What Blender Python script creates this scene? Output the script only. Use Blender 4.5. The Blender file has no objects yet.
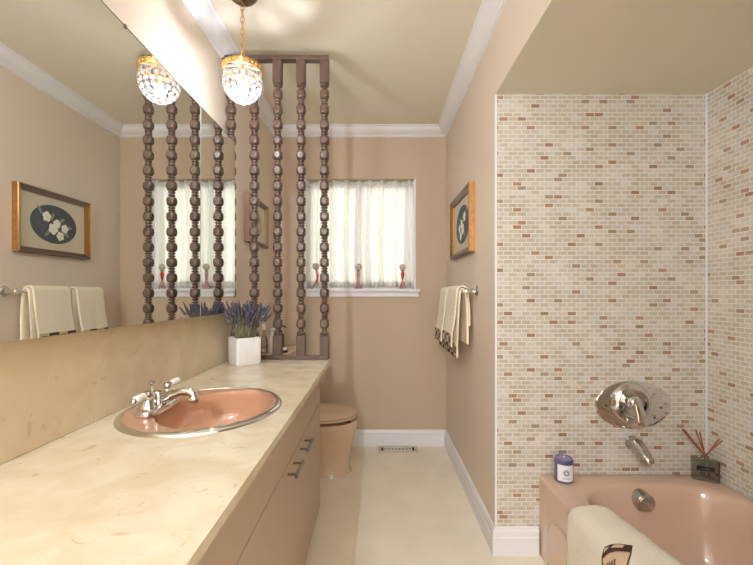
import bpy, bmesh, math, random
from mathutils import Vector, Matrix
random.seed(7)
PI = math.pi
sc = bpy.context.scene
COL = sc.collection

# ------------------------------------------------------------------ materials
def lin(r, g, b):
    f = lambda c: (c/255/12.92) if c/255 <= 0.04045 else ((c/255+0.055)/1.055)**2.4
    return (f(r), f(g), f(b), 1.0)

def mat(name, rgb, rough=0.5, metal=0.0, noise=0.0, nscale=20.0, bump=0.0, bscale=80.0, spec=0.5, coat=0.0, trans=0.0, ior=1.45):
    m = bpy.data.materials.new(name); m.use_nodes = True
    nt = m.node_tree; b = nt.nodes['Principled BSDF']
    c = lin(*rgb)
    b.inputs['Base Color'].default_value = c
    b.inputs['Roughness'].default_value = rough
    b.inputs['Metallic'].default_value = metal
    b.inputs['Specular IOR Level'].default_value = spec
    b.inputs['Coat Weight'].default_value = coat
    b.inputs['Coat Roughness'].default_value = 0.08
    b.inputs['Transmission Weight'].default_value = trans
    b.inputs['IOR'].default_value = ior
    tc = nt.nodes.new('ShaderNodeTexCoord')
    if noise > 0:
        n = nt.nodes.new('ShaderNodeTexNoise'); n.inputs['Scale'].default_value = nscale; n.inputs['Detail'].default_value = 5
        nt.links.new(tc.outputs['Object'], n.inputs['Vector'])
        r = nt.nodes.new('ShaderNodeMapRange'); r.inputs[1].default_value = 0.3; r.inputs[2].default_value = 0.7
        r.inputs[3].default_value = 1-noise; r.inputs[4].default_value = 1+noise
        nt.links.new(n.outputs['Fac'], r.inputs[0])
        mx = nt.nodes.new('ShaderNodeMix'); mx.data_type = 'RGBA'; mx.blend_type = 'MULTIPLY'; mx.inputs[0].default_value = 1
        mx.inputs[6].default_value = c
        nt.links.new(r.outputs[0], mx.inputs[7]); nt.links.new(mx.outputs[2], b.inputs['Base Color'])
    if bump > 0:
        n2 = nt.nodes.new('ShaderNodeTexNoise'); n2.inputs['Scale'].default_value = bscale; n2.inputs['Detail'].default_value = 3
        nt.links.new(tc.outputs['Object'], n2.inputs['Vector'])
        bp = nt.nodes.new('ShaderNodeBump'); bp.inputs['Strength'].default_value = bump; bp.inputs['Distance'].default_value = 0.01
        nt.links.new(n2.outputs['Fac'], bp.inputs['Height']); nt.links.new(bp.outputs[0], b.inputs['Normal'])
    return m

def emis(name, rgb, s):
    m = bpy.data.materials.new(name); m.use_nodes = True
    nt = m.node_tree; nt.nodes.clear()
    e = nt.nodes.new('ShaderNodeEmission'); e.inputs[0].default_value = lin(*rgb); e.inputs[1].default_value = s
    o = nt.nodes.new('ShaderNodeOutputMaterial'); nt.links.new(e.outputs[0], o.inputs[0])
    return m

def tile_mat(name, axis):
    m = bpy.data.materials.new(name); m.use_nodes = True
    nt = m.node_tree; b = nt.nodes['Principled BSDF']; L = nt.links
    tc = nt.nodes.new('ShaderNodeTexCoord'); sp = nt.nodes.new('ShaderNodeSeparateXYZ'); cb = nt.nodes.new('ShaderNodeCombineXYZ')
    L.new(tc.outputs['Object'], sp.inputs[0])
    L.new(sp.outputs[axis], cb.inputs[0]); L.new(sp.outputs[2], cb.inputs[1])
    br = nt.nodes.new('ShaderNodeTexBrick'); L.new(cb.outputs[0], br.inputs['Vector'])
    br.offset = 0.5; br.squash = 1.0
    for k, v in (('Scale', 1.0), ('Mortar Size', 0.0021), ('Mortar Smooth', 0.25), ('Bias', 0.0), ('Brick Width', 0.0405), ('Row Height', 0.0193)):
        br.inputs[k].default_value = v
    br.inputs['Color1'].default_value = (0, 0, 0, 1); br.inputs['Color2'].default_value = (1, 1, 1, 1); br.inputs['Mortar'].default_value = (0.3, 0.3, 0.3, 1)
    cr = nt.nodes.new('ShaderNodeValToRGB'); L.new(br.outputs['Color'], cr.inputs[0]); cr.color_ramp.interpolation = 'CONSTANT'
    st = [(0, (206, 199, 184)), (.18, (199, 190, 171)), (.36, (210, 204, 193)), (.52, (195, 184, 162)), (.64, (204, 195, 177)), (.8, (214, 209, 200)), (.92, (200, 190, 170))]
    e = cr.color_ramp.elements
    while len(e) < len(st): e.new(0.5)
    for i, (p, c) in enumerate(st): e[i].position = p
    for i, (p, c) in enumerate(st): e[i].color = lin(*c)
    # one brown accent tile somewhere in every sheet block of 4 x 3
    def mth(op, a, bb=None):
        n = nt.nodes.new('ShaderNodeMath'); n.operation = op; n.inputs[2].default_value = .2
        for i, v in enumerate((a, bb)):
            if v is None: continue
            if isinstance(v, (int, float)): n.inputs[i].default_value = v
            else: L.new(v, n.inputs[i])
        return n.outputs[0]
    row = mth('FLOOR', mth('DIVIDE', sp.outputs[2], .0193))
    even = mth('SUBTRACT', 1, mth('MODULO', row, 2))
    col = mth('FLOOR', mth('ADD', mth('DIVIDE', sp.outputs[axis], .0405), mth('MULTIPLY', even, .5)))
    bx_, by_ = mth('FLOOR', mth('DIVIDE', col, 4)), mth('FLOOR', mth('DIVIDE', row, 3))
    bv = nt.nodes.new('ShaderNodeCombineXYZ'); L.new(bx_, bv.inputs[0]); L.new(by_, bv.inputs[1]); bv.inputs[2].default_value = axis
    wn = nt.nodes.new('ShaderNodeTexWhiteNoise'); wn.noise_dimensions = '3D'; L.new(bv.outputs[0], wn.inputs['Vector'])
    sw_ = nt.nodes.new('ShaderNodeSeparateColor'); L.new(wn.outputs['Color'], sw_.inputs[0])
    hx_ = mth('COMPARE', mth('SUBTRACT', col, mth('MULTIPLY', bx_, 4)), mth('FLOOR', mth('MULTIPLY', sw_.outputs[0], 3.999)))
    hy_ = mth('COMPARE', mth('SUBTRACT', row, mth('MULTIPLY', by_, 3)), mth('FLOOR', mth('MULTIPLY', sw_.outputs[1], 2.999)))
    acc = mth('MULTIPLY', hx_, hy_)
    ac_ = nt.nodes.new('ShaderNodeValToRGB'); L.new(sw_.outputs[2], ac_.inputs[0]); ac_.color_ramp.interpolation = 'CONSTANT'
    a_ = ac_.color_ramp.elements; a_.new(.4); a_.new(.75)
    for q, (p, c) in enumerate(((0, (174, 137, 108)), (.4, (162, 124, 96)), (.72, (168, 144, 120)), (.88, (158, 142, 122)))):
        a_[q].position = p; a_[q].color = lin(*c)
    am = nt.nodes.new('ShaderNodeMix'); am.data_type = 'RGBA'; L.new(acc, am.inputs[0]); L.new(cr.outputs[0], am.inputs[6]); L.new(ac_.outputs[0], am.inputs[7])
    # stone marbling
    n = nt.nodes.new('ShaderNodeTexNoise'); n.inputs['Scale'].default_value = 9; n.inputs['Detail'].default_value = 6
    L.new(tc.outputs['Object'], n.inputs['Vector'])
    r = nt.nodes.new('ShaderNodeMapRange'); r.inputs[1].default_value = .3; r.inputs[2].default_value = .7; r.inputs[3].default_value = .80; r.inputs[4].default_value = 1.02
    L.new(n.outputs['Fac'], r.inputs[0])
    mu = nt.nodes.new('ShaderNodeMix'); mu.data_type = 'RGBA'; mu.blend_type = 'MULTIPLY'; mu.inputs[0].default_value = 1
    L.new(am.outputs[2], mu.inputs[6]); L.new(r.outputs[0], mu.inputs[7])
    mx = nt.nodes.new('ShaderNodeMix'); mx.data_type = 'RGBA'; L.new(br.outputs['Fac'], mx.inputs[0])
    L.new(mu.outputs[2], mx.inputs[6]); mx.inputs[7].default_value = lin(226, 221, 211)
    L.new(mx.outputs[2], b.inputs['Base Color'])
    inv = nt.nodes.new('ShaderNodeMath'); inv.operation = 'SUBTRACT'; inv.inputs[0].default_value = 1; L.new(br.outputs['Fac'], inv.inputs[1])
    bp = nt.nodes.new('ShaderNodeBump'); bp.inputs['Strength'].default_value = .5; bp.inputs['Distance'].default_value = .002
    L.new(inv.outputs[0], bp.inputs['Height']); L.new(bp.outputs[0], b.inputs['Normal'])
    b.inputs['Roughness'].default_value = .42
    return m

def marble_mat(name, base, light, dark, rough):
    m = bpy.data.materials.new(name); m.use_nodes = True
    nt = m.node_tree; b = nt.nodes['Principled BSDF']; L = nt.links
    tc = nt.nodes.new('ShaderNodeTexCoord')
    n = nt.nodes.new('ShaderNodeTexNoise'); n.inputs['Scale'].default_value = 9; n.inputs['Detail'].default_value = 8; n.inputs['Distortion'].default_value = .7
    L.new(tc.outputs['Object'], n.inputs['Vector'])
    cr = nt.nodes.new('ShaderNodeValToRGB'); L.new(n.outputs['Fac'], cr.inputs[0])
    e = cr.color_ramp.elements; e.new(.5)
    e[0].position = .32; e[0].color = lin(*dark); e[1].position = .5; e[1].color = lin(*base); e[2].position = .66; e[2].color = lin(*light)
    n2 = nt.nodes.new('ShaderNodeTexNoise'); n2.inputs['Scale'].default_value = 24; n2.inputs['Detail'].default_value = 4; n2.inputs['Distortion'].default_value = 1.2
    L.new(tc.outputs['Object'], n2.inputs['Vector'])
    r = nt.nodes.new('ShaderNodeMapRange'); r.inputs[1].default_value = .63; r.inputs[2].default_value = .72; r.inputs[3].default_value = 0; r.inputs[4].default_value = .45
    L.new(n2.outputs['Fac'], r.inputs[0])
    mx = nt.nodes.new('ShaderNodeMix'); mx.data_type = 'RGBA'; L.new(r.outputs[0], mx.inputs[0]); L.new(cr.outputs[0], mx.inputs[6]); mx.inputs[7].default_value = lin(176, 138, 96)
    L.new(mx.outputs[2], b.inputs['Base Color'])
    b.inputs['Roughness'].default_value = rough
    return m

def band_mat(name, axes, size, org=(0, 0)):
    """woven border: chequered squares, each holding a small square of the other colour"""
    m = bpy.data.materials.new(name); m.use_nodes = True
    nt = m.node_tree; b = nt.nodes['Principled BSDF']; L = nt.links
    uv = nt.nodes.new('ShaderNodeUVMap'); sp = nt.nodes.new('ShaderNodeSeparateXYZ'); L.new(uv.outputs[0], sp.inputs[0])
    def math_(op, a, bb=None):
        n = nt.nodes.new('ShaderNodeMath'); n.operation = op
        for i, v in enumerate((a, bb)):
            if v is None: continue
            if isinstance(v, (int, float)): n.inputs[i].default_value = v
            else: L.new(v, n.inputs[i])
        return n.outputs[0]
    fs, par = [], []
    for a in (0, 1):
        s = math_('DIVIDE', sp.outputs[a], size)
        par.append(math_('FLOOR', s)); fs.append(math_('ABSOLUTE', math_('SUBTRACT', math_('FRACT', s), .5)))
    p = math_('MODULO', math_('ABSOLUTE', math_('ADD', par[0], par[1])), 2)
    inner = math_('LESS_THAN', math_('MAXIMUM', fs[0], fs[1]), .27)
    x = math_('ABSOLUTE', math_('SUBTRACT', p, inner))
    mx = nt.nodes.new('ShaderNodeMix'); mx.data_type = 'RGBA'; L.new(x, mx.inputs[0])
    mx.inputs[6].default_value = lin(206, 188, 160); mx.inputs[7].default_value = lin(72, 46, 38)
    L.new(mx.outputs[2], b.inputs['Base Color']); b.inputs['Roughness'].default_value = .9
    return m

M = {}
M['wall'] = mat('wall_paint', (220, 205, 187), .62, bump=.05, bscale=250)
M['wall_back'] = mat('wall_paint_shaded', (192, 172, 148), .62, bump=.05, bscale=250)  # same wall paint, darkened for the weaker light on the back wall
M['ceiling'] = mat('ceiling_paint', (226, 219, 200), .55)
M['floor'] = mat('floor_vinyl', (240, 231, 210), .42, noise=.05, nscale=5, bump=.05, bscale=30)
M['white'] = mat('white_trim', (230, 229, 230), .38)
M['tile_x'] = tile_mat('mosaic_tile_far', 0)
M['tile_y'] = tile_mat('mosaic_tile_side', 1)
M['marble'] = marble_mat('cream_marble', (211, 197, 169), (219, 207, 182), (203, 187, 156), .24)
M['marble_splash'] = marble_mat('cream_marble_shaded', (204, 187, 156), (209, 194, 165), (199, 181, 149), .3)  # same marble in darker tones, as the splash faces away from the light
M['cab'] = mat('cabinet_laminate', (184, 165, 144), .5)
M['dark'] = mat('gap_shade', (30, 26, 24), .8)
M['wood'] = mat('brown_wood', (88, 68, 57), .34, noise=.18, nscale=30, bump=.04, bscale=60)
M['chrome'] = mat('chrome', (225, 225, 226), .07, 1)
M['nickel'] = mat('dark_nickel', (150, 146, 144), .14, 1)
M['brushed'] = mat('brushed_nickel', (190, 188, 184), .22, 1)
M['mirror'] = mat('mirror_silver', (236, 238, 234), .0, 1)
M['mirror_edge'] = mat('mirror_edge', (70, 66, 60), .4)
M['glass_edge'] = mat('glass_edge', (168, 184, 172), .2)
M['peach'] = mat('peach_porcelain', (192, 147, 116), .1, coat=.6)
M['tub'] = mat('peach_enamel', (207, 176, 152), .12, coat=.5)
M['toilet'] = mat('tan_porcelain', (212, 184, 158), .12, coat=.5)
M['porcelain'] = mat('white_porcelain', (245, 243, 238), .12, coat=.5)
M['pot'] = mat('white_ceramic', (228, 226, 224), .4, noise=.04, nscale=40)
M['soil'] = mat('dark_soil', (60, 54, 44), .9)
M['stem'] = mat('dry_stem', (132, 128, 96), .8)
M['lav'] = mat('lavender_bud', (92, 86, 96), .85, noise=.25, nscale=120)
M['brass'] = mat('brass', (222, 184, 118), .3, 1)
M['antique'] = mat('antique_brass', (120, 100, 72), .3, 1)
M['gold'] = mat('gold_leaf', (204, 156, 102), .32, 1, noise=.12, nscale=40)
M['pale_gold'] = mat('pale_gilt', (178, 154, 128), .4, .7)
M['pewter'] = mat('pewter_frame', (120, 104, 92), .35, .8)
M['mat'] = mat('picture_mat', (208, 198, 174), .8)
M['slate'] = mat('slate_ground', (84, 88, 94), .75, noise=.12, nscale=60)
M['petal'] = mat('petal_white', (238, 234, 218), .8)
M['leaf'] = mat('pressed_leaf', (142, 146, 132), .8)
M['towel'] = mat('cream_terry', (250, 238, 214), .95, bump=.35, bscale=500)
M['towel_tan'] = mat('tan_terry', (214, 192, 160), .95, bump=.35, bscale=500)
M['mat_towel'] = mat('cream_bath_towel', (236, 227, 207), .95, bump=.5, bscale=350, noise=.03, nscale=10)
M['band'] = band_mat('woven_band', (1, 2), .066)
M['brown'] = mat('dark_brown_cloth', (70, 42, 34), .9)
M['beige'] = mat('beige_cloth', (196, 172, 140), .9)
M['purple'] = mat('purple_wax', (88, 78, 118), .3, coat=.5)
M['lilac'] = mat('lilac_wax', (150, 136, 172), .5)
M['label'] = mat('label_paper', (232, 230, 232), .6)
M['grey_ink'] = mat('grey_ink', (150, 148, 154), .6)
M['black'] = mat('black_label', (22, 22, 26), .5)
M['smoke'] = mat('smoked_glass', (206, 202, 196), .04, trans=1.0, ior=1.3)
M['clear'] = mat('clear_glass', (244, 246, 246), .04, trans=1.0, ior=1.3)
M['reed'] = mat('reed_brown', (150, 84, 56), .8)
M['bottle'] = mat('white_plastic', (232, 234, 236), .35)
M['vent'] = mat('vent_cream', (206, 192, 156), .45)
M['grille'] = mat('grille_grey', (216, 216, 206), .4)
M['red'] = mat('red_glaze', (196, 42, 46), .25, coat=.5)
M['rose'] = mat('rose_glaze', (184, 128, 136), .4, noise=.3, nscale=160)
M['lattice'] = mat('patterned_ball', (196, 178, 172), .4, noise=.45, nscale=140)
M['bulb'] = emis('lit_bulb', (232, 240, 255), 880)
M['bulb_fill'] = emis('lit_bulb_fill', (222, 235, 255), 12500)
M['dome'] = emis('fill_dome', (222, 235, 255), 45)
M['globe'] = emis('fill_globe', (222, 235, 255), 60)

def crystal_mat():
    m = bpy.data.materials.new('cut_crystal'); m.use_nodes = True
    nt = m.node_tree; nt.nodes.clear(); L = nt.links
    t = nt.nodes.new('ShaderNodeBsdfTranslucent'); t.inputs[0].default_value = (.05, .05, .05, 1)
    g = nt.nodes.new('ShaderNodeBsdfGlossy'); g.inputs['Roughness'].default_value = .08; g.inputs[0].default_value = (1, 1, 1, 1)
    tr = nt.nodes.new('ShaderNodeBsdfTransparent'); tr.inputs[0].default_value = (1, .98, .95, 1)
    m1 = nt.nodes.new('ShaderNodeMixShader'); m1.inputs[0].default_value = .25; L.new(t.outputs[0], m1.inputs[1]); L.new(g.outputs[0], m1.inputs[2])
    m2 = nt.nodes.new('ShaderNodeMixShader'); m2.inputs[0].default_value = .7; L.new(m1.outputs[0], m2.inputs[1]); L.new(tr.outputs[0], m2.inputs[2])
    o = nt.nodes.new('ShaderNodeOutputMaterial'); L.new(m2.outputs[0], o.inputs[0])
    return m
M['crystal'] = crystal_mat()

def pane_mat():
    m = bpy.data.materials.new('window_glass'); m.use_nodes = True
    nt = m.node_tree; nt.nodes.clear(); L = nt.links
    g = nt.nodes.new('ShaderNodeBsdfGlossy'); g.inputs['Roughness'].default_value = .02
    tr = nt.nodes.new('ShaderNodeBsdfTransparent'); tr.inputs[0].default_value = (.95, .97, .96, 1)
    f = nt.nodes.new('ShaderNodeFresnel'); f.inputs[0].default_value = 1.45
    m2 = nt.nodes.new('ShaderNodeMixShader'); L.new(f.outputs[0], m2.inputs[0]); L.new(tr.outputs[0], m2.inputs[1]); L.new(g.outputs[0], m2.inputs[2])
    o = nt.nodes.new('ShaderNodeOutputMaterial'); L.new(m2.outputs[0], o.inputs[0])
    return m
M['pane'] = pane_mat()
M['smoke'] = pane_mat(); M['smoke'].name = 'smoked_glass'; M['smoke'].node_tree.nodes['Transparent BSDF'].inputs[0].default_value = (.76, .745, .71, 1)
M['clear'] = pane_mat(); M['clear'].name = 'clear_glass'; M['clear'].node_tree.nodes['Transparent BSDF'].inputs[0].default_value = (.9, .9, .89, 1)

def curtain_mat(name, c, w):
    m = bpy.data.materials.new(name); m.use_nodes = True
    nt = m.node_tree; nt.nodes.clear(); L = nt.links
    t = nt.nodes.new('ShaderNodeBsdfTranslucent'); t.inputs[0].default_value = c
    d = nt.nodes.new('ShaderNodeBsdfDiffuse'); d.inputs[0].default_value = c
    tc = nt.nodes.new('ShaderNodeTexCoord')
    n = nt.nodes.new('ShaderNodeTexNoise'); n.inputs['Scale'].default_value = 300; L.new(tc.outputs['Object'], n.inputs['Vector'])
    bp = nt.nodes.new('ShaderNodeBump'); bp.inputs['Strength'].default_value = .1; L.new(n.outputs['Fac'], bp.inputs['Height']); L.new(bp.outputs[0], d.inputs['Normal'])
    mx = nt.nodes.new('ShaderNodeMixShader'); mx.inputs[0].default_value = w; L.new(d.outputs[0], mx.inputs[1]); L.new(t.outputs[0], mx.inputs[2])
    o = nt.nodes.new('ShaderNodeOutputMaterial'); L.new(mx.outputs[0], o.inputs[0])
    return m
M['curtain'] = curtain_mat('sheer_curtain', (.95, .94, .91, 1), .5)
M['hem'] = curtain_mat('curtain_hem', (.9, .89, .85, 1), .5)

# ------------------------------------------------------------------ mesh helpers
class MB:
    """collects shapes; build() links them as ONE mesh object"""
    def __init__(s): s.bm = bmesh.new()
    def box(s, x0, x1, y0, y1, z0, z1, bev=0.0, seg=2, M4=None):
        r = bmesh.ops.create_cube(s.bm, size=1)
        vs = r['verts']
        for v in vs: v.co = Vector(((x0+x1)/2+v.co.x*(x1-x0), (y0+y1)/2+v.co.y*(y1-y0), (z0+z1)/2+v.co.z*(z1-z0)))
        if bev > 0:
            es = list({e for v in vs for e in v.link_edges})
            rr = bmesh.ops.bevel(s.bm, geom=es, offset=bev, segments=seg, affect='EDGES', profile=.5, clamp_overlap=True)
            vs = list({v for f in rr['faces'] for v in f.verts} | {v for v in vs if v.is_valid})
        if M4 is not None:
            for v in vs: v.co = M4 @ v.co
        return s
    def rings(s, rings, cap0=True, cap1=True, closed=True):
        vv = [[s.bm.verts.new(p) for p in r] for r in rings]
        n = len(vv[0])
        for a, b in zip(vv, vv[1:]):
            for i in range(n if closed else n-1):
                j = (i+1) % n
                try: s.bm.faces.new((a[i], a[j], b[j], b[i]))
                except ValueError: pass
        if cap0: s.bm.faces.new(list(reversed(vv[0])))
        if cap1: s.bm.faces.new(vv[-1])
        return s
    def lathe(s, prof, n=24, o=(0, 0, 0), M4=None, clip=None, cap=True):
        """prof: (radius, height) pairs about local Z"""
        R = []
        for r, z in prof:
            ring = []
            for k in range(n):
                a = 2*PI*(k+.5)/n
                rr = r
                if clip: rr = min(r, clip/max(abs(math.cos(a)), abs(math.sin(a))))
                p = Vector((rr*math.cos(a), rr*math.sin(a), z))
                if M4 is not None: p = M4 @ p
                ring.append(p+Vector(o))
            R.append(ring)
        return s.rings(R, cap, cap)
    def tube(s, pts, rad, n=12, cap=True):
        pts = [Vector(p) for p in pts]
        if not isinstance(rad, (list, tuple)): rad = [rad]*len(pts)
        R = []; up = None
        for i, p in enumerate(pts):
            t = (pts[min(i+1, len(pts)-1)]-pts[max(i-1, 0)]).normalized()
            if up is None:
                up = Vector((0, 0, 1)) if abs(t.z) < .9 else Vector((1, 0, 0))
            u = t.cross(up).normalized(); up = u.cross(t).normalized()
            R.append([p+rad[i]*(math.cos(2*PI*k/n)*u+math.sin(2*PI*k/n)*up) for k in range(n)])
        return s.rings(R, cap, cap)
    def torus(s, R, r, o=(0, 0, 0), M4=None, n=24, m=8, sx=1, sy=1):
        rows = []
        for i in range(n+1):
            a = 2*PI*i/n
            row = []
            for k in range(m):
                b = 2*PI*k/m
                p = Vector(((R+r*math.cos(b))*math.cos(a)*sx, (R+r*math.cos(b))*math.sin(a)*sy, r*math.sin(b)))
                if M4 is not None: p = M4 @ p
                row.append(p+Vector(o))
            rows.append(row)
        s.rings(rows, False, False); bmesh.ops.remove_doubles(s.bm, verts=s.bm.verts, dist=1e-6)
        return s
    def sphere(s, r, o=(0, 0, 0), M4=None, u=16, v=10):
        x = bmesh.ops.create_uvsphere(s.bm, u_segments=u, v_segments=v, radius=r)
        for q in x['verts']:
            if M4 is not None: q.co = M4 @ q.co
            q.co += Vector(o)
        return s
    def prism(s, poly, axis_fn, a, b):
        """poly of 2-D points swept; axis_fn(p, t) -> 3-D point for t in (a, b) or a function of p"""
        A = [axis_fn(p, a(p) if callable(a) else a) for p in poly]
        B = [axis_fn(p, b(p) if callable(b) else b) for p in poly]
        return s.rings([A, B])
    def build(s, name, m, parent=None, smooth=True, angle=40, subsurf=0, solid=0.0):
        bmesh.ops.recalc_face_normals(s.bm, faces=s.bm.faces)
        me = bpy.data.meshes.new(name); s.bm.to_mesh(me); s.bm.free()
        for mm in (m if isinstance(m, (list, tuple)) else [m]): me.materials.append(mm)
        if smooth:
            me.polygons.foreach_set('use_smooth', [True]*len(me.polygons))
            try: me.set_sharp_from_angle(angle=math.radians(angle))
            except Exception: pass
        o = bpy.data.objects.new(name, me); COL.objects.link(o)
        if parent is not None: o.parent = parent
        if solid:
            md = o.modifiers.new('thickness', 'SOLIDIFY'); md.thickness = solid; md.offset = 0
        if subsurf:
            md = o.modifiers.new('smooth', 'SUBSURF'); md.levels = subsurf; md.render_levels = subsurf
        return o

def tag(o, label=None, cat=None, group=None, kind=None):
    if label: o['label'] = label
    if cat: o['category'] = cat
    if group: o['group'] = group
    if kind: o['kind'] = kind
    return o
def thing(name, label, cat, loc=(0, 0, 0), rz=0.0, group=None):
    o = bpy.data.objects.new(name, None); o.empty_display_size = .05; COL.objects.link(o)
    o.location = loc; o.rotation_euler = (0, 0, rz)
    return tag(o, label, cat, group)
def struct(mb, name, m, **k):
    return tag(mb.build(name, m, **k), kind='structure')
def dup(root, loc, rz=None, label=None):
    r = root.copy(); COL.objects.link(r); r.location = loc
    if rz is not None: r.rotation_euler = (0, 0, rz)
    if label: r['label'] = label
    for ch in list(root.children):
        c = ch.copy(); COL.objects.link(c); c.parent = r
        for g in list(ch.children):
            d = g.copy(); COL.objects.link(d); d.parent = c
    return r
RX = lambda a: Matrix.Rotation(a, 4, 'X')
RY = lambda a: Matrix.Rotation(a, 4, 'Y')
RZ = lambda a: Matrix.Rotation(a, 4, 'Z')
def aim(d):  # rotation taking +Z to d
    return Vector((0, 0, 1)).rotation_difference(Vector(d).normalized()).to_matrix().to_4x4()
def bez(p0, p1, p2, p3, n=12):
    p0, p1, p2, p3 = map(Vector, (p0, p1, p2, p3))
    return [(1-t)**3*p0+3*(1-t)**2*t*p1+3*(1-t)*t*t*p2+t**3*p3 for t in [i/n for i in range(n+1)]]

# ------------------------------------------------------------------ the room
XL, XR, YB, YR, ZC = -.785, .53, 3.05, -2.2, 2.42     # left, right, back, rear, ceiling
YA, XT, ZS, YN = 1.785, 1.473, 2.051, .22             # alcove: far wall, side wall, soffit, near wall
struct(MB().box(XL-.12, XT+.15, YR-.1, YB+.15, -.1, 0), 'floor', M['floor'], smooth=False)
struct(MB().box(XL-.12, XT+.15, YR-.1, YB+.15, ZC, ZC+.1), 'ceiling', M['ceiling'], smooth=False)
struct(MB().box(XL-.12, XL, YR-.1, YB+.15, 0, ZC), 'wall_left', M['wall'], smooth=False)
struct(MB().box(XL, XT+.15, YR-.1, YR, 0, ZC), 'wall_rear', M['wall'], smooth=False)
WX0, WX1, WZ0, WZ1 = -.55, .30, 1.194, 2.033
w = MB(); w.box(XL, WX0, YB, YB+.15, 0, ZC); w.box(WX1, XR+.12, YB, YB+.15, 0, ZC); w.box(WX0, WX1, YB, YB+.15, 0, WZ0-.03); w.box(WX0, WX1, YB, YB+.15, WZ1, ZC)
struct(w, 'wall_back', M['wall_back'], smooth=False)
struct(MB().box(XR, XR+.12, YA+.012, YB, 0, ZC), 'wall_right', M['wall'], smooth=False)
struct(MB().box(XR, XT+.15, YR, YN-.012, 0, ZC), 'wall_front_right', M['wall'], smooth=False)
struct(MB().box(XR, XR+.1, YN-.012, YA+.012, ZS+.004, ZC), 'wall_bulkhead', M['wall'], smooth=False)
struct(MB().box(XR+.0005, XT, YN, YA, ZS, ZS+.0039), 'ceiling_alcove', M['ceiling'], smooth=False)
struct(MB().box(XR+.008, XT+.012, YA, YA+.012, 0, ZS), 'wall_alcove_far', M['tile_x'], smooth=False)
struct(MB().box(XT, XT+.012, YN, YA, 0, ZS), 'wall_alcove_side', M['tile_y'], smooth=False)
struct(MB().box(XR, XT+.012, YN-.012, YN, 0, ZS), 'wall_alcove_near', M['tile_x'], smooth=False)
t = MB(); t.box(XR-.001, XR+.008, YA-.001, YA+.012, .125, ZS)
struct(t, 'trim_1', M['white'], smooth=False)
struct(MB().box(XT-.005, XT+.001, YA-.005, YA, .3, ZS), 'trim_2', M['white'], smooth=False)

# crown moulding: (distance from wall, height) profile, mitred
cp = [(0, ZC), (.074, ZC), (.074, ZC-.008), (.064, ZC-.012), (.058, ZC-.026), (.045, ZC-.042), (.028, ZC-.053), (.018, ZC-.058), (.014, ZC-.068), (0, ZC-.072)]
struct(MB().prism(cp, lambda p, t: Vector((XL+p[0], t, p[1])), YR, lambda p: YB-p[0]), 'trim_3', M['white'], angle=30)
struct(MB().prism(cp, lambda p, t: Vector((t, YB-p[0], p[1])), lambda p: XL+p[0], lambda p: XR-p[0]), 'trim_4', M['white'], angle=30)
struct(MB().prism(cp, lambda p, t: Vector((XR-p[0], t, p[1])), YR, lambda p: YB-p[0]), 'trim_5', M['white'], angle=30)
# baseboards
HB = .122
bp_ = [(0, 0), (.016, 0), (.016, HB-.045), (.013, HB-.04), (.013, HB-.018), (.009, HB-.012), (.006, HB-.003), (0, HB)]
struct(MB().prism(bp_, lambda p, t: Vector((t, YB-p[0], p[1])), XL, lambda p: XR-p[0]), 'baseboard_back', M['white'], angle=30)
struct(MB().prism(bp_, lambda p, t: Vector((XR-p[0], t, p[1])), lambda p: YA-p[0], lambda p: YB-p[0]), 'baseboard_right', M['white'], angle=30)
struct(MB().prism(bp_, lambda p, t: Vector((t, YA-p[0], p[1])), lambda p: XR-p[0], .7195), 'baseboard_alcove', M['white'], angle=30)

# window: jambs, frame, glass, sill
wf = MB()
for a in ((WX0, WX0+.012, YB+.005, YB+.15, WZ0, WZ1), (WX1-.012, WX1, YB+.005, YB+.15, WZ0, WZ1), (WX0+.012, WX1-.012, YB+.095, YB+.15, WZ1-.012, WZ1)): wf.box(*a)
for a in ((WX0+.012, WX0+.05, YB+.1, YB+.14, WZ0, WZ1-.012), (WX1-.05, WX1-.012, YB+.1, YB+.14, WZ0, WZ1-.012), (WX0+.05, WX1-.05, YB+.1, YB+.14, WZ0, WZ0+.04), (WX0+.05, WX1-.05, YB+.1, YB+.14, WZ1-.05, WZ1-.012), (-.145, -.105, YB+.1, YB+.14, WZ0+.04, WZ1-.05)): wf.box(*a)
win = struct(wf, 'window_1', M['white'], smooth=False)
MB().box(WX0+.05, WX1-.05, YB+.118, YB+.124, WZ0+.04, WZ1-.05).build('window_pane', M['pane'], win, smooth=False)
sl = MB(); sl.box(WX0-.02, WX1+.032, YB-.045, YB-.001, WZ0-.022, WZ0, .004); sl.box(WX0+.001, WX1-.001, YB-.002, YB+.15, WZ0-.03, WZ0); sl.box(WX0-.01, WX1+.022, YB-.02, YB, WZ0-.06, WZ0-.022, .003)
struct(sl, 'trim_6', M['white'], smooth=False)

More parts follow.
